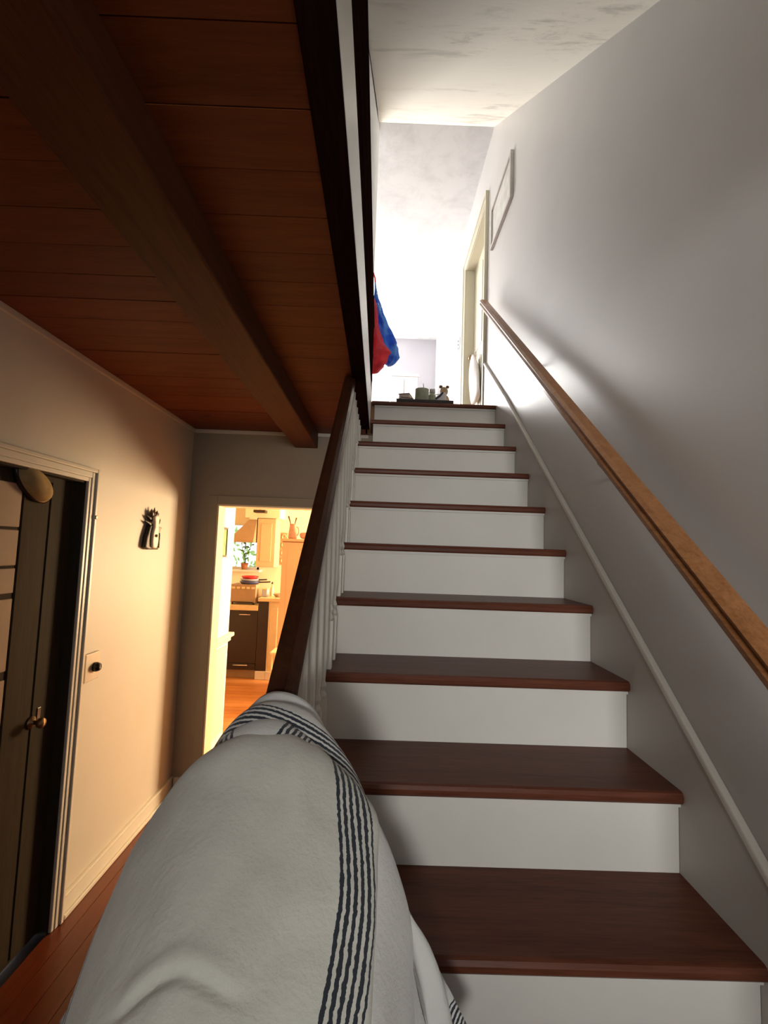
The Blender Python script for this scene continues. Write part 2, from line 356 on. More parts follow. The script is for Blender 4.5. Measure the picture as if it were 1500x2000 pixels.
# ------------------------------------------------------------------ staircase
st = thing('staircase', 'white staircase with dark stained treads rising between rail and wall', 'stairs', (0.3, 0.23, 0))
for k in range(-2, 11):
    yy, zz = nose_y(k), nose_z(k)
    xl = -0.195 if k <= 8 else XF + 0.001
    yb = yy + RUN + 0.022 if k < 10 else yy + 0.03
    m = MB().prism([(yy+0.006, zz-0.030), (yy+0.001, zz-0.024), (yy, zz-0.012), (yy+0.004, zz-0.003), (yy+0.012, zz), (yb, zz), (yb, zz-0.030)], 'x', xl, XT)
    under(m.build('tread', M['tread'], None), st)
    under(MB().box(xl+0.02, XT-0.001, yy+0.022, yy+0.040, zz-RISE, zz-0.030).build('riser', M['riser'], None), st)
    under(MB().box(xl+0.02, XT-0.001, yy+0.012, yy+0.022, zz-0.040, zz-0.030).build('cove_moulding', M['riser'], None), st)
# right skirt board with its bead
sk = [(-0.03, 0.0), (3.69, ZU), (3.69, nosing(3.69)+0.12), (3.69, nosing(3.69)+0.12), (-0.03, nosing(-0.03)+0.165)]
sk = [(0.10, 0.0), (0.40, 0.0), (3.30, ZU-0.25), (3.69, ZU), (3.69, nosing(3.69)+0.118), (3.0, nosing(3.0)+0.155), (0.10, nosing(0.10)+0.165)]
so = under(MB().prism(sk, 'x', XT, XW-0.0005).build('skirt_board', M['skirt'], None), st)
bead = [(0.10, nosing(0.10)+0.163), (3.0, nosing(3.0)+0.153), (3.69, nosing(3.69)+0.116)]
bm_ = MB().prism(bead + [(p[0], p[1]+0.024) for p in bead[::-1]], 'x', XT-0.006, XW-0.0004).build('bead', M['bead'], None, 0.005)
bm_.parent = so
# left stringer: sawtooth board under the balusters
pts = []
for k in range(-2, 9):
    pts += [(nose_y(k)+0.03, nose_z(k)-RISE-0.0 if k > -2 else 0.0), (nose_y(k)+0.03, nose_z(k)-0.031)]
pts += [(nose_y(9)+0.02, nose_z(8)-0.031), (nose_y(9)+0.02, nose_z(8)-0.40), (0.9, 0.0)]
under(MB().prism(pts, 'x', -0.19, -0.172).build('stringer', M['riser'], None), st)

# ------------------------------------------------------------------ stair railing on the left
HR = 0.662                                        # rail top above the nosing line
rl = thing('stair_railing', 'dark wooden stair rail on white balusters left of the stairs', 'railing', (-0.16, 0.2, 0))
Y_top = Y1 + (ZC - HR - Z1 + 0.02)*RUN/RISE
def railpoly(y0, y1, prof, mat, name, parent, xc, bev=0):
    # profile (dx, dz) swept along the pitch line
    m = MB(); n = len(prof)
    for yy in (y0, y1):
        for dx, dz in prof: m.v.append((xc+dx, yy, nosing(yy)+dz))
    m.f = [tuple(range(n))[::-1], tuple(range(n, 2*n))] + [(i, (i+1) % n, n+(i+1) % n, n+i) for i in range(n)]
    o = m.build(name, mat, None, bev)
    return under(o, parent)
hr = railpoly(0.16, Y_top, [(-0.024, -0.045), (0.022, -0.045), (0.026, -0.034), (0.022, -0.024), (0.026, -0.012), (0.020, -0.003), (0.008, 0), (-0.014, 0), (-0.024, -0.006)], M['rail_dark'], 'handrail', rl, -0.161)
for v in hr.data.vertices: v.co.z += HR
sub = railpoly(0.16, Y_top+0.05, [(-0.016, -0.075), (0.018, -0.075), (0.018, -0.044), (-0.016, -0.044)], M['trim'], 'sub_rail', rl, -0.161)
for v in sub.data.vertices: v.co.z += HR
for k in range(-2, 9):
    for j in range(2):
        yy = nose_y(k) + 0.055 + j*RUN/2
        if k < 1 and j == 0 and k == -2: continue
        z0 = nose_z(k); z1 = min(nosing(yy) + HR - 0.06, ZC - 0.001)
        if z1 - z0 < 0.05: continue
        m = MB(); xc = -0.155; r = 0.017; H = z1 - z0
        bh = min(0.15, H*0.4)
        m.box(xc-r, xc+r, yy-r, yy+r, z0, z0+bh)
        if H > 0.3:
            m.lathe([(0.012, bh), (0.017, bh+0.008), (0.011, bh+0.022), (0.016, bh+0.035), (0.011, bh+0.05), (0.0155, bh+0.11), (0.0135, H*0.62), (0.011, H-0.05), (0.012, H)], (xc, yy, z0), 10)
        else: m.box(xc-0.013, xc+0.013, yy-0.013, yy+0.013, z0+bh, z1)
        under(m.build('baluster', M['trim'], None), rl)
nw = MB().box(-0.205, -0.115, 0.10, 0.19, 0.0, 0.98).build('newel_post', M['trim'], None, 0.004); under(nw, rl)
under(MB().lathe([(0.05, 0.98), (0.062, 0.99), (0.062, 1.01), (0.03, 1.03), (0.0, 1.035)], (-0.16, 0.145, 0), 16).build('newel_cap', M['rail_dark'], None), rl)

# ------------------------------------------------------------------ handrail on the right wall
wh = thing('wall_handrail', 'brown varnished handrail fixed along the grey right wall', 'handrail', (0.70, 0.3, 0))
HW = 0.735
g = railpoly(0.05, 3.40, [(-0.030, -0.052), (0.020, -0.052), (0.026, -0.035), (0.022, -0.025), (0.028, -0.010), (0.020, 0), (-0.018, 0), (-0.030, -0.010), (-0.025, -0.024), (-0.031, -0.036)], M['rail_light'], 'rail', wh, 0.715)
for v in g.data.vertices: v.co.z += HW
for yy in (0.55, 1.55, 2.45, 3.15):
    z = nosing(yy) + HW - 0.054
    b = MB().tube([(0.715, yy, z), (0.718, yy, z-0.035), (0.745, yy, z-0.065), (XW-0.004, yy, z-0.07)], 0.006, 8).lathe([(0.0, -0.006), (0.022, -0.006), (0.022, 0.0), (0, 0)], (XW-0.0005, yy, z-0.07), 12, 'x').build('bracket', M['brass'], None, 0, True)
    under(b, wh)

# ------------------------------------------------------------------ picture frame on the right wall
pf = thing('picture_frame', 'thin pale picture frame hanging on the grey wall above the handrail', 'picture', (XW, 3.235, 3.95))
M['frame_pale'] = plain('pale_frame', (0.60, 0.57, 0.55, 1), 0.4)
M['print'] = plain('pale_print', (0.72, 0.72, 0.69, 1), 0.5, 0, 0.4, 0.12)
py0, py1, pz0, pz1 = 2.95, 3.52, 3.955, 4.29
for d in ((py0, py1, pz0, pz0+0.025), (py0, py1, pz1-0.025, pz1), (py0, py0+0.025, pz0+0.025, pz1-0.025), (py1-0.025, py1, pz0+0.025, pz1-0.025)):
    under(box('frame_side', (XW-0.022, XW-0.001, d[0], d[1], d[2], d[3]), M['frame_pale'], None, 0.002), pf)
under(box('print', (XW-0.010, XW-0.002, py0+0.02, py1-0.02, pz0+0.02, pz1-0.02), M['print']), pf)

# ------------------------------------------------------------------ throw blanket heaped over the lower end of the stair rail
def cloth(name, cream, dark):
    m, nt, b = base(name, 0.9, 0.15)
    at = nt.nodes.new('ShaderNodeAttribute'); at.attribute_name = 'stripe'
    wob = noise_tex(nt, coords(nt), 160, 2)
    ad = nt.nodes.new('ShaderNodeMath'); ad.operation = 'MULTIPLY_ADD'
    nt.links.new(wob, ad.inputs[0]); ad.inputs[1].default_value = 0.5; nt.links.new(at.outputs['Fac'], ad.inputs[2])
    def mth(op, a, bval):
        n = nt.nodes.new('ShaderNodeMath'); n.operation = op; nt.links.new(a, n.inputs[0])
        if isinstance(bval, (int, float)): n.inputs[1].default_value = bval
        else: nt.links.new(bval, n.inputs[1])
        return n.outputs[0]
    s = ad.outputs[0]
    inside = mth('MULTIPLY', mth('GREATER_THAN', s, 0.25), mth('LESS_THAN', s, 5.8))
    band = mth('MULTIPLY', inside, mth('GREATER_THAN', mth('FRACT', s, 0), 0.45))
    f = noise_tex(nt, coords(nt), 7, 5)
    cc = ramp(nt, f, [(0.3, mul(cream, 0.93)), (0.7, mul(cream, 1.05))])
    nt.links.new(mixc(nt, band, cc, dark), b.inputs['Base Color'])
    h = noise_tex(nt, coords(nt), 130, 4, 0.6); bump(nt, b, h, 0.35, 0.004)
    b.inputs['Sheen Weight'].default_value = 0.25
    return m
M['throw'] = cloth('cream_throw_cloth', (0.66, 0.66, 0.59, 1), (0.035, 0.042, 0.055, 1))
M['throw_white'] = cloth('white_throw_cloth', (0.72, 0.72, 0.69, 1), (0.035, 0.042, 0.055, 1))
tb = thing('throw_blanket', 'cream throw blanket with navy stripes heaped over the lower stair rail', 'blanket', (-0.16, 0.5, 0.6))
XC = -0.160
def smooth(a, b, v):
    t = max(0.0, min(1.0, (v-a)/(b-a))); return t*t*(3-2*t)
def section(s, y):
    """point on the drape: s metres across from the ridge, y along the stairs"""
    e = smooth(0.60, 0.83, y) if s < 0 else smooth(0.66, 0.84, y)
    if s >= 0: Wd, D, fl_ = 0.190*(1-e) + 0.085*e, 0.17*(1-e) + 0.09*e, 0.22*(1-e) + 0.60*e
    else: Wd, D, fl_ = 0.125*(1-e) + 0.065*e, 0.14*(1-e) + 0.09*e, 0.34*(1-e) + 0.60*e
    a = abs(s); q = (Wd + D)/2*PI/2
    if a <= q:
        th = a/q*PI/2; dx = Wd*math.sin(th); dz = D*(1-math.cos(th))
    else:
        L = a - q; n = math.sqrt(1+fl_*fl_); dx = Wd + fl_*L/n; dz = D + L/n
    x = XC + (dx if s >= 0 else -dx)
    return Vector((x, y, nosing(y) + HR + 0.028 - dz)), dz
def sheet(name, mat, s0, s1, y0, y1, off, stripe, disp, ns=150, ny=110, edge=0.045, tilt=None):
    P = []; st_ = []
    for j in range(ny+1):
        for i in range(ns+1):
            s = s0 + (s1-s0)*i/ns
            ye = y1 if tilt is None else y1 + tilt(s)
            y = y0 + (ye-y0)*j/ny
            p, dz = section(s, y); pe, _ = section(s+0.002, y); pf_, _ = section(s, y+0.002)
            nrm = (pe-p).cross(pf_-p).normalized()
            if nrm.z < 0 and abs(s) < 0.1: nrm = -nrm
            k = 1.0
            d = (ye - y)/edge
            if d < 1: k = math.sqrt(max(0.0, 1-(1-d)**2))
            dl = 1.0
            for dd in ((s1-s)/0.022,) if s1 < 0.4 else ():
                if dd < 1: dl = math.sqrt(max(0.0, 1-(1-dd)**2))
            p = p + nrm*(off*k*dl - (1-k*dl)*0.004 + disp(s, y, dz)*min(1, k))
            P.append(tuple(p)); st_.append(stripe(s, y))
    F = [(j*(ns+1)+i, j*(ns+1)+i+1, (j+1)*(ns+1)+i+1, (j+1)*(ns+1)+i) for j in range(ny) for i in range(ns)]
    me = bpy.data.meshes.new(name); me.from_pydata(P, [], F); me.update()
    at = me.attributes.new('stripe', 'FLOAT', 'POINT'); at.data.foreach_set('value', st_)
    for p in me.polygons: p.use_smooth = True
    o = newobj(name, me, mat); under(o, tb)
    so_ = o.modifiers.new('thickness', 'SOLIDIFY'); so_.thickness = 0.006; so_.offset = -1
    return o
nz = lambda a, b, c: noise.noise(Vector((a, b, c)))
def disp_under(s, y, dz):
    f = 0.012*nz(s*7, y*5, 1.0) + 0.005*nz(s*18, y*9, 4.0)
    if s > 0.12: f += smooth(0.10, 0.22, s)*(0.020*abs(math.sin((y*1.0 + s*0.55)*36 + 0.6)) - 0.012 + 0.010*math.sin((y + s*0.25)*97))
    if s < -0.2: f += smooth(0.2, 0.4, -s)*0.012*math.sin((y - s*0.4)*40)
    return f
def disp_top(s, y, dz):
    f = 0.015*nz(s*4.5, y*4, 7.0) + 0.005*nz(s*13+y*5, y*12, 2.0) + 0.0022*nz(s*34, y*30, 9.0)
    f += 0.008*math.exp(-((s-0.035-(0.74-y)*0.25)/0.018)**2)*smooth(0.60, 0.72, y)      # crease running back from the fold
    c = 0.532 + 0.006*math.cos((s+0.02)*60)
    if -0.09 < s < 0.05:                                                               # sagging crease near the lower end
        w = smooth(-0.09, -0.05, s)*(1-smooth(0.0, 0.05, s))
        f += w*(0.003*math.exp(-((y-c-0.008)/0.007)**2) - 0.007*math.exp(-((y-c+0.003)/0.004)**2))
    return f
sheet('under_layer', M['throw_white'], -0.62, 0.70, 0.22, 0.812, 0.0,
      lambda s, y: (s - 0.215 + 0.01*math.sin(y*40))/0.0058 if s < 0.36 else (0.62-s)/0.0075, disp_under, 190, 120)
sheet('far_fold', M['throw_white'], -0.40, 0.42, 0.50, 0.795, 0.020,
      lambda s, y: (y - 0.748 + 0.16*s + 0.006*math.sin(s*19+1))/0.0068, lambda s, y, d: 0.006*nz(s*12, y*12, 3.3)+0.010*math.sin((y*1.0+s*0.5)*30)*smooth(0.1, 0.3, s), 130, 70, 0.03, lambda s: -0.25*max(0, s-0.06)-0.10*max(0, -s-0.05))
sheet('middle_fold', M['throw_white'], -0.36, 0.30, 0.48, 0.770, 0.032,
      lambda s, y: (abs(s + 0.010) - 0.042 + (0.78-y)*0.4)/0.0078, lambda s, y, d: 0.006*nz(s*14, y*10, 5.3), 120, 60, 0.035, lambda s: -0.32*max(0, s-0.02)-0.16*max(0, -s-0.04))
sheet('top_layer', M['throw'], -0.60, 0.165, 0.22, 0.752, 0.046,
      lambda s, y: (s - 0.095 - 0.008*math.sin(y*23) - 0.03*(0.7-y))/0.0078 if s > 0 else (-0.150 - s + 0.008*math.sin(y*30))/0.0078, disp_top, 190, 140, 0.05, lambda s: -0.42*max(0, s-0.07)**1.1 - 0.25*max(0, -s-0.05))

# ------------------------------------------------------------------ left wall: carved ornament and switch
orn = thing('wall_ornament', 'small dark and cream carved wall ornament with a spiky crown on the left wall', 'ornament', (XL, 2.685, 1.56))
M['orn_dark'] = plain('dark_carved_wood', (0.028, 0.016, 0.010, 1), 0.5, 0, 0.4, 0.3)
M['orn_pale'] = plain('cream_carved_wood', (0.80, 0.70, 0.60, 1), 0.5)
M['orn_brown'] = plain('brown_carved_wood', (0.13, 0.075, 0.030, 1), 0.5)
o = MB().prism([(-0.088, 0.012), (-0.05, 0.0), (0.072, 0.0), (0.075, 0.035), (0.06, 0.06), (0.05, 0.12), (-0.012, 0.15), (-0.045, 0.135), (-0.075, 0.07)], 'x', 0.002, 0.028).build('back_plate', M['orn_dark'], orn, 0.008)
MB().prism([(-0.030, 0.014), (0.0, 0.006), (0.028, 0.014), (0.034, 0.05), (0.034, 0.09), (0.024, 0.13), (0.028, 0.160), (0.034, 0.185), (0.0, 0.198), (-0.030, 0.185), (-0.022, 0.155), (-0.020, 0.13), (-0.034, 0.09), (-0.036, 0.05)], 'x', 0.012, 0.042).build('body', M['orn_pale'], orn, 0.008)
for a, h, w in ((-0.030, 0.228, -0.012), (-0.006, 0.238, 0.004), (0.022, 0.222, 0.02), (0.036, 0.205, 0.03)):
    MB().tube([(0.02, a*0.7, 0.18), (0.022, a, 0.205), (0.022, a+w*0.5, h)], [0.012, 0.010, 0.001], 7).build('crown_spike', M['orn_brown'], orn)
for z0, dy in ((0.175, -0.075), (0.145, -0.088)):
    MB().tube([(0.015, -0.02, z0-0.01), (0.018, -0.05, z0), (0.016, dy, z0+0.012)], [0.012, 0.009, 0.002], 7).build('side_spike', M['orn_dark'], orn)
MB().tube([(0.018, 0.02+0.026*math.cos(t)+0.03, 0.165+0.02*math.sin(t)) for t in [i*PI/7-2.6 for i in range(13)]], 0.006, 7).build('ear_loop', M['orn_brown'], orn, 0, True)
MB().prism([(0.035, 0.135), (0.095, 0.128), (0.070, 0.098), (0.052, 0.098)], 'x', 0.004, 0.028).build('leaf', M['orn_brown'], orn, 0.003)
MB().tube([(0.02, 0.055, 0.012), (0.022, 0.062, 0.06), (0.02, 0.066, 0.095)], [0.016, 0.012, 0.010], 8).build('side_column', M['orn_dark'], orn, 0, True)
MB().lathe([(0.0, 0), (0.0085, 0.0), (0.0085, 0.006), (0.0, 0.009)], (0.0425, -0.004, 0.078), 10, 'x').build('dot', M['orn_dark'], orn)
sw = thing('wall_switch', 'square pale switch plate with a dark knob beside the door casing', 'switch', (XL, 2.213, 1.03))
M['plate'] = plain('ivory_plate', (0.62, 0.53, 0.42, 1), 0.4)
MB().box(0, 0.016, -0.052, 0.056, -0.062, 0.062).build('plate', M['plate'], sw, 0.003)
MB().lathe([(0.0, 0.0), (0.021, 0.0), (0.022, 0.010), (0.016, 0.024), (0.0, 0.026)], (0.016, 0.018, -0.004), 12, 'x').build('knob', M['black'], sw, 0, True)

# ------------------------------------------------------------------ upstairs things
def loft(m, rings, seg=18):                        # rings: (centre, rx, ry)
    n = len(m.v)
    for c, rx, ry in rings:
        for k in range(seg):
            a = 2*PI*k/seg; m.v.append((c[0]+rx*math.cos(a), c[1]+ry*math.sin(a), c[2]))
    for i in range(len(rings)-1):
        for k in range(seg):
            l = (k+1) % seg; m.f.append((n+i*seg+k, n+i*seg+l, n+(i+1)*seg+l, n+(i+1)*seg+k))
    m.f.append(tuple(n+k for k in range(seg))[::-1]); m.f.append(tuple(n+(len(rings)-1)*seg+k for k in range(seg))); return m
def crumple(o, amp, sc, seed):
    for v in o.data.vertices:
        d = noise.noise_vector(Vector((v.co.x*sc+seed, v.co.y*sc, v.co.z*sc*0.6))); v.co += d*amp
def dense(o, lv=2):
    m = o.modifiers.new('smooth', 'SUBSURF'); m.levels = lv; m.render_levels = lv
    for p in o.data.polygons: p.use_smooth = True
M['red'] = plain('red_cloth', (0.85, 0.13, 0.17, 1), 0.6, 0, 0.4, 0.25)
def starry():
    m, nt, b = base('blue_cloth_with_white_spots', 0.6, 0.4)
    vo = nt.nodes.new('ShaderNodeTexVoronoi'); vo.inputs['Scale'].default_value = 34; nt.links.new(coords(nt), vo.inputs['Vector'])
    f = noise_tex(nt, coords(nt), 9, 2)
    c = ramp(nt, f, [(0.4, (0.06, 0.20, 0.70, 1)), (0.58, (0.25, 0.55, 0.90, 1))])
    sp = nt.nodes.new('ShaderNodeSeparateXYZ'); nt.links.new(coords(nt), sp.inputs[0])
    g = ramp(nt, vo.outputs['Distance'], [(0.28, (1,1,1,1)), (0.36, (0,0,0,1))])
    h = nt.nodes.new('ShaderNodeMath'); h.operation = 'GREATER_THAN'; nt.links.new(sp.outputs[2], h.inputs[0]); h.inputs[1].default_value = -0.22
    k = mixc(nt, h.outputs[0], (0, 0, 0, 1), g)
    nt.links.new(mixc(nt, k, c, (0.85, 0.86, 0.9, 1)), b.inputs['Base Color']); return m
M['blue'] = starry()
def translucent(m, col, f):
    nt = m.node_tree; b = nt.nodes['Principled BSDF']; out = [n for n in nt.nodes if n.type == 'OUTPUT_MATERIAL'][0]
    t = nt.nodes.new('ShaderNodeBsdfTranslucent'); mx = nt.nodes.new('ShaderNodeMixShader'); mx.inputs[0].default_value = f
    src = b.inputs['Base Color'].links[0].from_socket
    nt.links.new(src, t.inputs[0]); nt.links.new(b.outputs[0], mx.inputs[1]); nt.links.new(t.outputs[0], mx.inputs[2]); nt.links.new(mx.outputs[0], out.inputs[0])
translucent(M['red'], None, 0.5); translucent(M['blue'], None, 0.5)
hb = thing('hanging_bag', 'red and blue cloth bag hanging at the left of the landing', 'bag', (-0.10, 3.46, 3.60))
def drape(name, mat, parent, keys, folds, seed, seg=48, n=40):
    m = MB(); rings = []
    for i in range(n+1):
        t = i/n*(len(keys)-1); a = min(int(t), len(keys)-2); f = t-a; f = f*f*(3-2*f)
        K = [keys[a][q]*(1-f)+keys[a+1][q]*f for q in range(5)]
        for k in range(seg):
            w = 2*PI*k/seg
            r = 1 + 0.16*math.sin(folds*w + seed + 3*t*0.4) + 0.30*noise.noise(Vector((math.cos(w)*1.4+seed, math.sin(w)*1.4, K[2]*14)))
            m.v.append((K[0]+K[3]*r*math.cos(w), K[1]+K[4]*r*math.sin(w), K[2]))
    for i in range(n):
        for k in range(seg):
            l = (k+1) % seg; m.f.append((i*seg+k, i*seg+l, (i+1)*seg+l, (i+1)*seg+k))
    m.f.append(tuple(range(seg))); m.f.append(tuple(n*seg+k for k in range(seg)))
    return m.build(name, mat, parent, 0, True)
drape('blue_cloth', M['blue'], hb, [(0.0, 0, 0.02, 0.004, 0.02), (0.010, 0, -0.10, 0.014, 0.04), (0.045, 0, -0.24, 0.030, 0.06), (0.085, 0, -0.36, 0.046, 0.075), (0.120, 0, -0.47, 0.064, 0.08), (0.135, 0, -0.55, 0.062, 0.075), (0.130, 0, -0.60, 0.040, 0.05), (0.125, 0, -0.62, 0.012, 0.02)], 5, 1.0)
drape('red_cloth', M['red'], hb, [(-0.004, -0.06, -0.14, 0.006, 0.02), (0.006, -0.07, -0.22, 0.020, 0.04), (0.014, -0.07, -0.36, 0.028, 0.05), (0.030, -0.08, -0.48, 0.046, 0.06), (0.050, -0.08, -0.56, 0.074, 0.07), (0.036, -0.08, -0.64, 0.066, 0.07), (0.016, -0.08, -0.70, 0.030, 0.04), (0.01, -0.08, -0.715, 0.01, 0.01)], 4, 4.0)
MB().tube([(-0.018, 0, 0.10), (-0.004, 0, 0.06), (0.002, 0, 0.0), (0.004, 0, -0.06)], 0.006, 7).build('strap', M['red'], hb)

tr = thing('tray', 'dark tray holding clutter on the landing at the top step', 'tray', (0.29, 3.43, ZU))
tm = MB().box(-0.205, 0.205, -0.115, 0.115, 0.0, 0.012).build('base', M['black'], tr, 0.003)
for d in ((-0.205, 0.205, -0.115, -0.105), (-0.205, 0.205, 0.105, 0.115), (-0.205, -0.195, -0.105, 0.105), (0.195, 0.205, -0.105, 0.105)):
    MB().box(*d, 0.012, 0.036).build('rim', M['black'], tr, 0.002)
bk = thing('book', 'brown book lying at the left end of the tray', 'book', (0.148, 3.43, ZU+0.013))
M['book'] = plain('brown_cover', (0.20, 0.11, 0.08, 1), 0.6); M['paper'] = plain('paper', (0.62, 0.52, 0.47, 1), 0.8)
for nme, d, mt in (('cover', (-0.06, 0.06, -0.085, 0.085, 0.0, 0.004), 'book'), ('pages', (-0.056, 0.057, -0.08, 0.08, 0.004, 0.030), 'paper'), ('cover', (-0.06, 0.06, -0.085, 0.085, 0.030, 0.034), 'book')):
    MB().box(*d).build(nme, M[mt], bk, 0.001)
bk.rotation_euler = (0.0, -0.0, 0.25)
bk2 = thing('book', 'small pinkish book on top of the brown book in the tray', 'book', (0.175, 3.42, ZU+0.048))
MB().box(-0.05, 0.05, -0.06, 0.06, 0, 0.003).build('cover', M['paper'], bk2); MB().box(-0.046, 0.048, -0.056, 0.056, 0.003, 0.020).build('pages', M['paper'], bk2); MB().box(-0.05, 0.05, -0.06, 0.06, 0.02, 0.023).build('cover', M['book'], bk2); bk2.rotation_euler = (0, 0, -0.3)
M['celadon'] = plain('pale_green_glaze', (0.34, 0.37, 0.26, 1), 0.3, 0, 0.5, 0.2)
mg = thing('mug', 'pale green mug standing in the middle of the tray', 'mug', (0.270, 3.40, ZU+0.013))
MB().lathe([(0.0, 0), (0.034, 0), (0.040, 0.012), (0.041, 0.075), (0.038, 0.078), (0.036, 0.02), (0.0, 0.015)], (0, 0, 0), 18).build('cup', M['celadon'], mg, 0, True)
MB().tube([(-0.038+0.0-0.026*math.sin(t), 0, 0.04-0.024*math.cos(t)) for t in [i*PI/8 for i in range(9)]], 0.005, 7).build('handle', M['celadon'], mg, 0, True)
jr = thing('jar', 'small grey green lidded jar beside the mug in the tray', 'jar', (0.348, 3.39, ZU+0.013))
MB().lathe([(0.0, 0), (0.020, 0), (0.023, 0.01), (0.023, 0.05), (0.016, 0.062), (0.0, 0.064)], (0, 0, 0), 16).build('glass', M['celadon'], jr, 0, True)
MB().lathe([(0.0, 0.0641), (0.018, 0.0641), (0.018, 0.082), (0, 0.083)], (0, 0, 0), 16).build('lid', M['frame_pale'], jr, 0, True)
wr = tag(MB().tube([(0.275, 3.42, ZU+0.05), (0.287, 3.42, ZU+0.10), (0.285, 3.42, ZU+0.125), (0.274, 3.42, ZU+0.135), (0.280, 3.42, ZU+0.15), (0.286, 3.42, ZU+0.165), (0.283, 3.42, ZU+0.19)], [0.005, 0.005, 0.004, 0.004, 0.003, 0.003, 0.002], 7).build('curly_wire', M['orn_dark'], None, 0, True), 'thin dark curly wire sticking up out of the mug in the tray', 'wire')
M['navy'] = plain('navy_fabric', (0.03, 0.035, 0.06, 1), 0.7); M['whitefab'] = plain('white_fabric', (0.72, 0.70, 0.70, 1), 0.7); M['tan'] = plain('tan_plush', (0.58, 0.42, 0.26, 1), 0.9, 0, 0.2, 0.2)
sh = thing('shoe', 'white shoe with navy trim lying in the tray', 'shoe', (0.405, 3.355, ZU+0.013))
o = loft(MB(), [((0, 0, 0.0), 0.042, 0.018), ((0, 0, 0.012), 0.044, 0.020)]).build('sole', M['navy'], sh); 
o = loft(MB(), [((0, 0, 0.012), 0.042, 0.019), ((-0.004, 0, 0.030), 0.036, 0.019), ((0.012, 0, 0.048), 0.022, 0.017), ((0.016, 0, 0.064), 0.018, 0.014)]).build('upper', M['whitefab'], sh); dense(o, 1)
MB().tube([(-0.03, -0.018, 0.025), (-0.005, -0.021, 0.04), (0.012, -0.016, 0.058)], 0.005, 6).build('stripe', M['navy'], sh)
pl = thing('plush_toy', 'tan plush toy at the right end of the tray', 'toy', (0.440, 3.44, ZU+0.013))
o = loft(MB(), [((0, 0, 0.0), 0.026, 0.03), ((0, 0, 0.025), 0.038, 0.04), ((0.002, 0, 0.055), 0.030, 0.03), ((0.004, 0, 0.068), 0.014, 0.014)]).build('body', M['tan'], pl); dense(o, 1)
o = loft(MB(), [((0.0, 0, 0.062), 0.012, 0.012), ((0.0, 0, 0.078), 0.026, 0.026), ((0.0, 0, 0.098), 0.024, 0.024), ((0.0, 0, 0.110), 0.010, 0.010)]).build('head', M['tan'], pl); dense(o, 1)
for s in (-1, 1):
    MB().lathe([(0.0, 0), (0.010, 0.002), (0.010, 0.012), (0.0, 0.016)], (0.020*s, 0, 0.102), 10).build('ear', M['orn_brown'], pl, 0, True)
tw = tag(MB().tube([(0.345, 3.45, ZU+0.10), (0.375, 3.45, ZU+0.118), (0.405, 3.45, ZU+0.122), (0.42, 3.45, ZU+0.115)], 0.003, 6).tube([(0.345, 3.45, ZU+0.0125), (0.345, 3.45, ZU+0.10)], 0.003, 6).build('stick', M['orn_brown']), 'thin bent brown stick standing between shoe and toy in the tray', 'stick')
for t_ in (mg, jr, sh, pl): t_.scale = (1.25, 1.0, 1.5)
mg.rotation_euler = (0, 0, -PI/2); mg.scale = (1.0, 1.25, 1.5); mg.location.y = 3.37
bk.scale = (0.8, 0.8, 1.5); bk2.scale = (0.8, 0.8, 1.5); bk2.location = (0.155, 3.43, ZU + 0.013 + 0.0515)
wc = thing('white_cabinet', 'white cabinet standing against the far upstairs wall', 'cabinet', (0.28, 6.98, ZU))
MB().box(-0.20, 0.20, -0.2, 0.2, 0.06, 1.50).build('body', M['wall_white'], wc, 0.006); MB().box(-0.215, 0.215, -0.21, 0.21, 1.50, 1.54).build('top', M['wall_white'], wc, 0.004)
for s in (-1, 1):
    dd = MB().box(0.005*s if s > 0 else -0.195, 0.195 if s > 0 else -0.005, -0.215, -0.2, 0.09, 1.46).build('door', M['wall_white'], wc, 0.004)
    MB().lathe([(0, 0), (0.012, -0.01), (0.012, -0.02), (0, -0.024)], (0.03*s, -0.215, 0.8), 10, 'y').build('knob', M['chrome'], dd, 0, True)
MB().box(-0.18, 0.18, -0.18, 0.18, 0.0, 0.06).build('plinth', M['wall_white'], wc)
hg = thing('cloth_bag', 'crumpled off-white cloth bag hanging on the cream upstairs door', 'bag', (XW+0.045, 4.42, 3.50))
o = loft(MB(), [((0.0, 0.03, 0.02), 0.006, 0.02), ((-0.004, 0, -0.06), 0.022, 0.06), ((-0.012, -0.02, -0.16), 0.034, 0.12), ((-0.010, -0.06, -0.30), 0.034, 0.17), ((-0.004, -0.10, -0.42), 0.036, 0.19), ((0.004, -0.12, -0.50), 0.028, 0.17)]).build('sack', M['whitefab'], hg); crumple(o, 0.03, 12, 2); dense(o)
MB().tube([(0.0, 0.03, 0.0), (0.010, 0.05, 0.05), (0.016, 0.04, 0.07), (0.006, 0.015, 0.0)], 0.004, 6).build('strap', M['whitefab'], hg)
us = thing('light_switch', 'white switch plate on the wall just beyond the cream upstairs door', 'switch', (XW, 5.06, 3.88))
MB().box(-0.008, 0, -0.05, 0.05, -0.07, 0.07).build('plate', M['wall_white'], us, 0.002)
for z in (-0.04, 0, 0.04): MB().box(-0.020, -0.008, -0.01, 0.01, z-0.01, z+0.01).build('toggle', M['frame_pale'], us, 0.002)

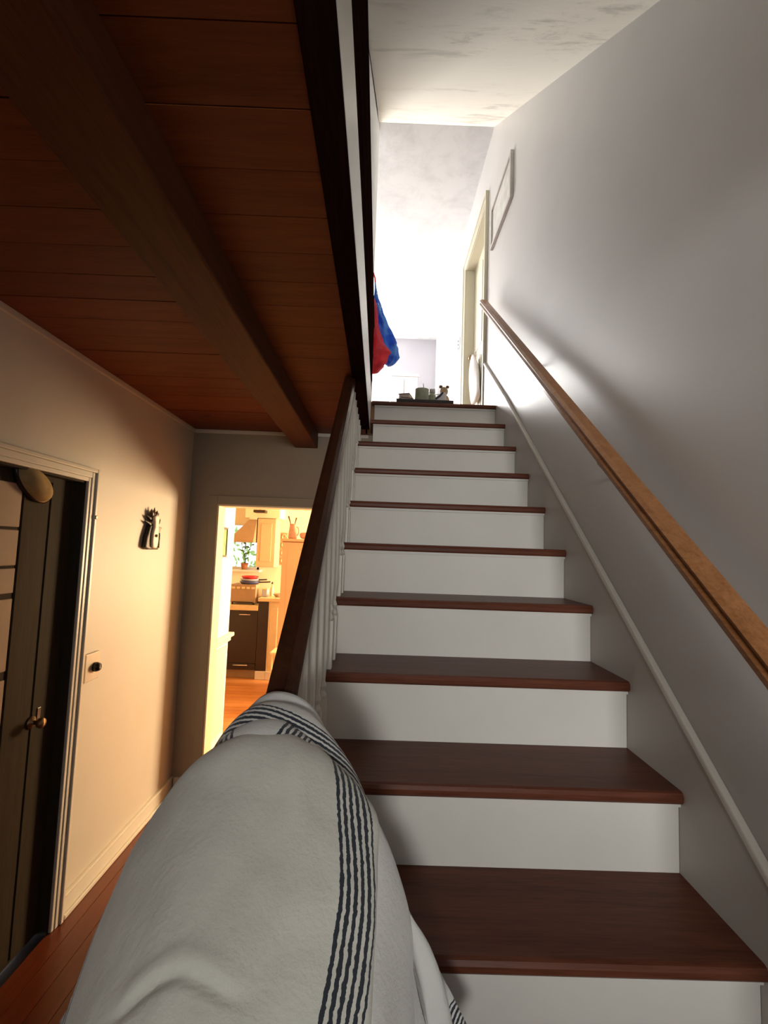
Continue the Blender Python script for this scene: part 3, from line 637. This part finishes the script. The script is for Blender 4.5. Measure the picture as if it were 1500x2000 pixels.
# ------------------------------------------------------------------ kitchen shell
kf = struct(box('floor_kitchen', (-2.5, 1.3, YB+0.12, 6.6, -0.06, -0.012), M['black']), 'light orange wooden kitchen floor')
kb_ = MB().box(-2.45, 1.25, 0, 0.097, -0.012, 0.0).mesh('floor_board'); kb_.materials.append(M['kfloor'])
y = YB + 0.061
while y < 6.5:
    o = bpy.data.objects.new('floor_board', kb_); COL.objects.link(o); o.parent = kf; o.location = (0, y, random.uniform(-0.001, 0)); y += 0.1
struct(box('ceiling_kitchen', (-2.5, 1.3, YB+0.12, 6.7, ZC, 2.405), M['kitchen_wall']), 'warm white kitchen ceiling')
WX0, WX1, WZ0, WZ1 = -2.03, -1.62, 1.28, 1.90
struct(MB().box(-2.5, WX0, 6.5, 6.62, 0, ZC).box(WX1, 1.3, 6.5, 6.62, 0, ZC).box(WX0, WX1, 6.5, 6.62, 0, WZ0).box(WX0, WX1, 6.5, 6.62, WZ1, ZC).build('wall_kitchen_far', M['kitchen_wall']), 'far kitchen wall with a small window')
struct(box('wall_kitchen_left', (-2.5, -2.38, YB+0.1, 6.5, 0, ZC), M['kitchen_wall']))
struct(MB().box(1.2, 1.3, YB+0.1, 5.15, 0, ZC).box(1.2, 1.3, 6.3, 6.5, 0, ZC).box(1.2, 1.3, 5.15, 6.3, 0, 0.88).box(1.2, 1.3, 5.15, 6.3, 1.85, ZC).build('wall_kitchen_right', M['kitchen_wall']))
struct(box('wall_kitchen_near', (-2.5, XL, YB+0.02, YB+0.12, 0, ZC), M['kitchen_wall']))
kw = struct(MB().box(WX0, WX0+0.03, 6.50, 6.54, WZ0, WZ1).box(WX1-0.03, WX1, 6.50, 6.54, WZ0, WZ1).box(WX0, WX1, 6.50, 6.54, WZ0, WZ0+0.03).box(WX0, WX1, 6.50, 6.54, WZ1-0.03, WZ1).build('window_3', M['trim']), 'small kitchen window with greenery outside')
gm, gnt, gb = base('window_glass', 0.02, 0.5); gb.inputs['Transmission Weight'].default_value = 1.0; gb.inputs['IOR'].default_value = 1.02
M['glass'] = gm
box('pane', (WX0+0.03, WX1-0.03, 6.515, 6.519, WZ0+0.03, WZ1-0.03), M['glass'], kw)
# pantry wall end on the left inside the doorway, with ledge and panel below
pw = struct(box('wall_nook', (-1.46, -1.205, YB+0.125, 3.95, 0, ZC), M['wall_white']), 'white wall end just inside the kitchen on the left')
box('ledge', (-1.47, -1.165, YB+0.125, 3.985, 0.86, 0.89), M['trim'], pw, 0.006)
box('panel', (-1.21, -1.190, YB+0.20, 3.88, 0.14, 0.80), M['kitchen_wall'], pw, 0.004)
box('ledge_moulding', (-1.47, -1.185, YB+0.125, 3.965, 0.825, 0.86), M['trim'], pw, 0.006)
# ------------------------------------------------------------------ kitchen furniture
M['counter'] = plain('cream_counter', (0.72, 0.58, 0.34, 1), 0.4)
M['cream_cab'] = paint('cream_cabinet', (0.60, 0.44, 0.26, 1), 0.45)
M['pink_cab'] = paint('pinkish_cabinet', (0.72, 0.42, 0.24, 1), 0.45)
M['tan_metal'] = plain('tan_enamel', (0.36, 0.24, 0.14, 1), 0.4)
def handle(p, x0, x1, y, z):
    MB().tube([(x0+0.01, y, z), (x0+0.01, y-0.025, z), (x1-0.01, y-0.025, z), (x1-0.01, y, z)], 0.006, 8).build('handle', M['chrome'], p, 0, True)
bc = thing('base_cabinet', 'black kitchen base cabinet with chrome bar handles under the lower counter', 'cabinet', (-1.63, 5.87, 0))
MB().box(-0.50, 0.185, 0.02, 0.60, 0.10, 0.815).build('body', M['black'], bc, 0.003)
MB().box(-0.50, 0.185, 0.06, 0.60, 0.0, 0.10).build('toe_kick', M['tan_metal'], bc)
dw = MB().box(-0.245, 0.183, 0.0, 0.02, 0.185, 0.812).build('door', M['black'], bc, 0.003); handle(dw, -0.045, 0.10, 0.0, 0.765)
dr = MB().box(-0.245, 0.183, 0.0, 0.02, 0.105, 0.180).build('drawer', M['black'], bc, 0.003); handle(dr, -0.09, 0.10, 0.0, 0.165)
dl = MB().box(-0.50, -0.250, 0.0, 0.02, 0.185, 0.812).build('door', M['black'], bc, 0.003); handle(dl, -0.43, -0.27, 0.0, 0.765)
d3 = MB().box(-0.50, -0.250, 0.0, 0.02, 0.105, 0.180).build('drawer', M['black'], bc, 0.003); handle(d3, -0.43, -0.27, 0.0, 0.165)
ep = thing('end_cabinet', 'tall narrow black cabinet panel at the end of the kitchen counter', 'cabinet', (-1.38, 5.86, 0))
MB().box(-0.062, 0.062, 0.0, 0.60, 0.10, 0.93).build('body', M['black'], ep, 0.003); MB().box(-0.062, 0.062, -0.01, 0.6, 0.0, 0.10).build('plinth', M['trim'], ep, 0.004)
wp = thing('end_post', 'cream panelled end post of the raised kitchen counter', 'post', (-1.25, 5.86, 0))
MB().box(-0.067, 0.067, 0.0, 0.6, 0.10, 0.93).build('shaft', M['counter'], wp, 0.004); MB().box(-0.067, 0.073, -0.012, 0.6, 0, 0.10).build('plinth', M['trim'], wp, 0.004)
MB().box(-0.045, 0.045, -0.008, 0.0, 0.16, 0.86).build('panel', M['counter'], wp, 0.003)
tag(MB().box(-2.15, -1.445, 5.84, 6.49, 0.816, 0.875).build('worktop', M['counter'], None, 0.004), 'cream lower worktop over the black base cabinet', 'worktop')
tag(MB().box(-1.442, -1.15, 5.82, 6.49, 0.931, 0.972).build('raised_worktop', M['counter'], None, 0.004), 'cream raised worktop over the end post', 'worktop')
ov = thing('toaster_oven', 'tan box-shaped toaster oven on the lower kitchen worktop', 'oven', (-1.655, 6.02, 0.876))
MB().box(-0.155, 0.155, -0.10, 0.16, 0.02, 0.245).build('body', M['tan_metal'], ov, 0.006)
for x_ in (-0.12, -0.06, 0.0, 0.06, 0.12): MB().box(x_-0.020, x_+0.020, -0.106, -0.10, 0.19, 0.215).build('vent', M['counter'], ov, 0.002)
MB().box(-0.13, 0.13, -0.108, -0.10, 0.0201, 0.036).build('tray_slot', M['black'], ov, 0.001)
for x_ in (-0.13, 0.13):
    for y_ in (-0.08, 0.13): MB().lathe([(0.012, 0), (0.012, 0.02)], (x_, y_, 0), 10).build('foot', M['black'], ov)
M['pan_blue'] = plain('navy_enamel', (0.06, 0.07, 0.16, 1), 0.3); M['pan_red'] = plain('red_enamel', (0.55, 0.03, 0.03, 1), 0.3); M['pan_grey'] = plain('grey_enamel', (0.42, 0.42, 0.50, 1), 0.3)
z = 1.122
for nm, mt, r, h, lab, hx in (('pan', 'pan_blue', 0.125, 0.035, 'navy blue pan at the bottom of the stack on the oven', 0.14), ('pan', 'pan_grey', 0.120, 0.026, 'grey blue pan in the middle of the stack on the oven', 0.10), ('pan', 'pan_red', 0.105, 0.034, 'red pan on top of the stack on the oven', 0.0)):
    p = thing(nm, lab, 'pan', (-1.61, 6.04, z), 'pans stacked on the oven')
    MB().lathe([(0.0, 0), (r*0.8, 0), (r, h*0.7), (r, h), (r-0.006, h), (r*0.78, 0.006), (0.0, 0.005)], (0, 0, 0), 24).build('dish', M[mt], p, 0, True)
    if hx: MB().tube([(r-0.004, -0.02, h*0.7), (r+hx*0.5, -0.03, h*0.8), (r+hx, -0.04, h)], 0.009, 8).build('handle', M['black'], p, 0, True)
    z += h + 0.001
ds = thing('canister', 'pale square canister on the raised worktop', 'canister', (-1.405, 6.02, 0.973))
MB().box(-0.034, 0.034, -0.05, 0.05, 0, 0.085).build('body', M['pan_grey'], ds, 0.006); MB().box(-0.036, 0.036, -0.052, 0.052, 0.0851, 0.10).build('lid', M['counter'], ds, 0.004)
bt = thing('bottle', 'slim dark topped bottle behind the canister on the worktop', 'bottle', (-1.345, 6.12, 0.973))
MB().lathe([(0, 0), (0.022, 0), (0.024, 0.02), (0.022, 0.09), (0.009, 0.12), (0.009, 0.15), (0, 0.15)], (0, 0, 0), 14).build('body', M['counter'], bt, 0, True); MB().lathe([(0, 0.1501), (0.011, 0.1501), (0.011, 0.172), (0, 0.173)], (0, 0, 0), 12).build('cap', M['black'], bt, 0, True)
bw = thing('bowl', 'shallow tan bowl on the raised worktop beside the post', 'bowl', (-1.24, 6.0, 0.973))
MB().lathe([(0, 0), (0.03, 0), (0.06, 0.03), (0.064, 0.04), (0.058, 0.036), (0.028, 0.008), (0, 0.008)], (0, 0, 0), 18).build('bowl_body', M['tan_metal'], bw, 0, True)
# plant on the sill
pt = thing('potted_plant', 'leggy green houseplant standing in the kitchen window', 'plant', (-1.80, 6.42, 1.0))
M['leaf'] = plain('plant_leaf', (0.10, 0.25, 0.05, 1), 0.5, 0, 0.4, 0.3); M['pot'] = plain('terracotta', (0.40, 0.16, 0.08, 1), 0.7)
sl = box('sill', (WX0-0.04, WX1+0.04, 6.36, 6.50, WZ0-0.03, WZ0), M['trim'], kw, 0.004)
pt.location = (-1.80, 6.43, WZ0)
MB().lathe([(0, 0), (0.035, 0), (0.048, 0.07), (0.05, 0.085), (0.042, 0.085), (0.04, 0.07), (0, 0.07)], (0, 0, 0), 16).build('pot', M['pot'], pt, 0, True)
for q, (dx, hh) in enumerate(((-0.05, 0.42), (0.03, 0.60), (0.07, 0.36), (-0.02, 0.52))):
    stem = [(dx*t + 0.01*math.sin(t*7+q), 0.01*math.cos(t*5+q), 0.07 + (hh-0.07)*t) for t in [i/8 for i in range(9)]]
    sm = MB().tube(stem, 0.004, 6).build('stem', M['leaf'], pt, 0, True)
    for i in range(2, 9):
        a = i*2.4 + q; L = 0.055; c = Vector(stem[i]); dvec = Vector((math.cos(a), 0.5*math.sin(a), 0.35)).normalized(); sd = dvec.cross(Vector((0, 1, 0.2))).normalized()
        lm = MB(); lm.v = [tuple(c), tuple(c+dvec*L*0.45+sd*0.012), tuple(c+dvec*L), tuple(c+dvec*L*0.45-sd*0.012), tuple(c+dvec*L*0.5+Vector((0, -0.004, 0.006)))]; lm.f = [(0, 1, 4), (1, 2, 4), (2, 3, 4), (3, 0, 4)]
        lm.build('leaf', M['leaf'], sm)
# hood, upper cabinet, soffit
hd = thing('range_hood', 'tan tapered range hood in front of the kitchen window', 'hood', (-1.70, 6.22, 1.64))
m = MB(); m.v = [(-0.215, -0.16, 0), (0.10, -0.16, 0), (0.10, 0.13, 0), (-0.215, 0.13, 0), (-0.215, -0.16, 0.03), (0.10, -0.16, 0.03), (0.10, 0.13, 0.03), (-0.215, 0.13, 0.03), (0.0, -0.04, 0.30), (0.10, -0.04, 0.30), (0.10, 0.12, 0.30), (0.0, 0.12, 0.30)]
m.f = [(0, 3, 2, 1), (0, 1, 5, 4), (1, 2, 6, 5), (2, 3, 7, 6), (3, 0, 4, 7), (4, 5, 9, 8), (5, 6, 10, 9), (6, 7, 11, 10), (7, 4, 8, 11), (8, 9, 10, 11)]
m.build('canopy', M['tan_metal'], hd, 0.004); MB().box(0.0, 0.10, -0.04, 0.12, 0.30, 0.74).build('chimney', M['kitchen_wall'], hd, 0.003)
uc = thing('wall_cabinet', 'cream kitchen wall cabinet with a panelled door right of the hood', 'cabinet', (-1.475, 6.18, 1.33))
MB().box(-0.115, 0.125, 0.02, 0.315, 0.0, 0.63).build('body', M['cream_cab'], uc, 0.003)
ud = MB().box(-0.113, 0.123, 0.0, 0.02, 0.004, 0.626).build('door', M['cream_cab'], uc, 0.003); MB().box(-0.065, 0.075, -0.006, 0.0, 0.07, 0.56).build('raised_panel', M['cream_cab'], ud, 0.005)
struct(box('trim_6', (-1.75, -1.30, 6.15, 6.5, 1.963, ZC-0.001), M['kitchen_wall'], None, 0.004), 'soffit above the kitchen wall cabinet')
cf = thing('ceiling_fixture', 'flat dark fixture under the kitchen ceiling near the soffit', 'fixture', (-1.53, 6.05, 2.02))
MB().box(-0.075, 0.075, -0.06, 0.06, 0.0, 0.035).build('shade', M['orn_dark'], cf, 0.006); MB().lathe([(0.012, 0.035), (0.012, 0.364)], (0, 0, 0), 10).build('stem', M['counter'], cf)
# art strip on the far wall
ar = thing('wall_plaque', 'narrow carved plaque with scroll pattern on the far kitchen wall', 'plaque', (-1.375, 6.5, 1.57))
# backing sits on the wall beside the cabinet
ar.location = (-1.30, 6.5, 1.57)
MB().box(-0.045, 0.045, -0.012, 0, -0.22, 0.22).build('backing', M['tan_metal'], ar, 0.003)
for q in range(4):
    c = -0.16 + q*0.107
    MB().tube([(0.028*math.cos(t)*(1-0.06*t), -0.018, c + 0.035*math.sin(t)) for t in [i*PI/6 for i in range(11)]], 0.007, 6).build('scroll', M['cream_cab'], ar, 0, True)
# tall pinkish cabinet on the right with vases
tc = thing('tall_cabinet', 'tall pinkish cabinet on the right side of the kitchen', 'cabinet', (-0.80, 5.2, 0))
MB().box(-0.26, 0.45, 0.02, 0.55, 0.06, 1.66).build('body', M['pink_cab'], tc, 0.004); MB().box(-0.28, 0.47, -0.01, 0.56, 1.66, 1.69).build('top', M['pink_cab'], tc, 0.005); MB().box(-0.24, 0.43, 0.05, 0.55, 0, 0.06).build('plinth', M['pink_cab'], tc)
for a, b_ in ((-0.255, 0.09), (0.095, 0.445)):
    dd = MB().box(a, b_, 0.0, 0.02, 0.07, 1.65).build('door', M['pink_cab'], tc, 0.004); MB().box(a+0.06, b_-0.06, -0.006, 0.0, 0.15, 0.75).build('panel', M['pink_cab'], dd, 0.004); MB().box(a+0.06, b_-0.06, -0.006, 0.0, 0.85, 1.57).build('panel', M['pink_cab'], dd, 0.004)
    MB().lathe([(0, 0), (0.012, -0.01), (0.012, -0.02), (0, -0.024)], (b_-0.03 if a < 0 else a+0.03, 0.0, 0.8), 10, 'y').build('knob', M['brass'], dd, 0, True)
M['vase'] = plain('blush_glaze', (0.50, 0.27, 0.18, 1), 0.4, 0, 0.5, 0.15)
vs = thing('pitcher', 'tall blush pitcher holding utensils on top of the pinkish cabinet', 'pitcher', (-0.965, 5.28, 1.691))
MB().lathe([(0, 0), (0.045, 0), (0.05, 0.02), (0.042, 0.10), (0.036, 0.15), (0.040, 0.165), (0.034, 0.165), (0.03, 0.15), (0, 0.03)], (0, 0, 0), 18).build('vessel', M['vase'], vs, 0, True)
for a, b_ in (((-0.01, 0, 0.10), (-0.055, 0, 0.25)), ((0.01, 0, 0.10), (0.035, 0, 0.235))):
    MB().tube([a, ((a[0]+b_[0])/2, 0, 0.18), b_], [0.005, 0.006, 0.010], 7).build('utensil', M['orn_brown'], vs, 0, True)
MB().tube([(0.040+0.026*math.sin(t), 0, 0.085-0.05*math.cos(t)) for t in [i*PI/8 for i in range(9)]], 0.006, 7).build('handle', M['vase'], vs, 0, True)
vb = thing('gravy_boat', 'low spouted jug beside the pitcher on the pinkish cabinet', 'jug', (-0.835, 5.25, 1.691))
o = loft(MB(), [((0, 0, 0), 0.030, 0.025), ((0, 0, 0.03), 0.050, 0.035), ((0.008, 0, 0.06), 0.056, 0.036), ((0.012, 0, 0.075), 0.052, 0.032)]).build('vessel', M['vase'], vb); dense(o, 1)
MB().tube([(0.045, 0, 0.055), (0.075, 0, 0.085), (0.10, 0, 0.12)], [0.012, 0.010, 0.006], 8).build('spout', M['vase'], vb, 0, True)
# little side table edge seen past the rail
tt = thing('side_stand', 'small pale wire stand on the floor before the pinkish cabinet', 'stand', (-0.91, 4.85, 0))
for x_ in (-0.10, 0.10):
    for y_ in (-0.10, 0.10): MB().tube([(x_, y_, 0), (x_, y_, 0.55)], 0.008, 7).build('leg', M['counter'], tt)
MB().box(-0.12, 0.12, -0.12, 0.12, 0.55, 0.57).build('top', M['counter'], tt, 0.004)
MB().box(-0.11, 0.11, -0.11, 0.11, 0.20, 0.21).build('shelf', M['counter'], tt, 0.002)
# small framed mirror on the wall past the nook
sm_ = thing('kitchen_picture', 'small narrow dark framed picture on the white wall end in the kitchen', 'picture', (-1.205, 3.66, 1.62))
MB().box(0.0, 0.010, -0.07, 0.07, -0.11, 0.11).build('print', M['leaf'], sm_)
for d in ((-0.08, 0.08, 0.10, 0.115), (-0.08, 0.08, -0.115, -0.10), (-0.08, -0.068, -0.10, 0.10), (0.068, 0.08, -0.10, 0.10)): MB().box(0.0, 0.016, *d).build('frame_side', M['orn_dark'], sm_, 0.002)
# ------------------------------------------------------------------ greenery outside the kitchen window
bush = MB(); rnd = random.Random(3)
for i in range(1500):
    c = Vector((rnd.uniform(-3.6, -1.2), rnd.uniform(7.6, 8.8), rnd.uniform(-0.12, 2.9))); a = rnd.uniform(0, 6.28); t = rnd.uniform(-1, 1)
    d = Vector((math.cos(a), 0.3*t, math.sin(a)))*0.05; s_ = d.cross(Vector((0.2, 1, 0.1))).normalized()*0.022
    n = len(bush.v); bush.v += [tuple(c-d), tuple(c+s_), tuple(c+d), tuple(c-s_)]; bush.f.append((n, n+1, n+2, n+3))
M['bush'] = plain('outdoor_leaves', (0.36, 0.50, 0.16, 1), 0.6, 0, 0.3, 0.4)
o = bush.build('outdoor_foliage', M['bush']); o['kind'] = 'stuff'; tag(o, 'sunlit green foliage outside the small kitchen window', 'foliage')
struct(box('ground_outside', (-6, 3, 6.7, 12, -0.3, -0.1), M['bush']))
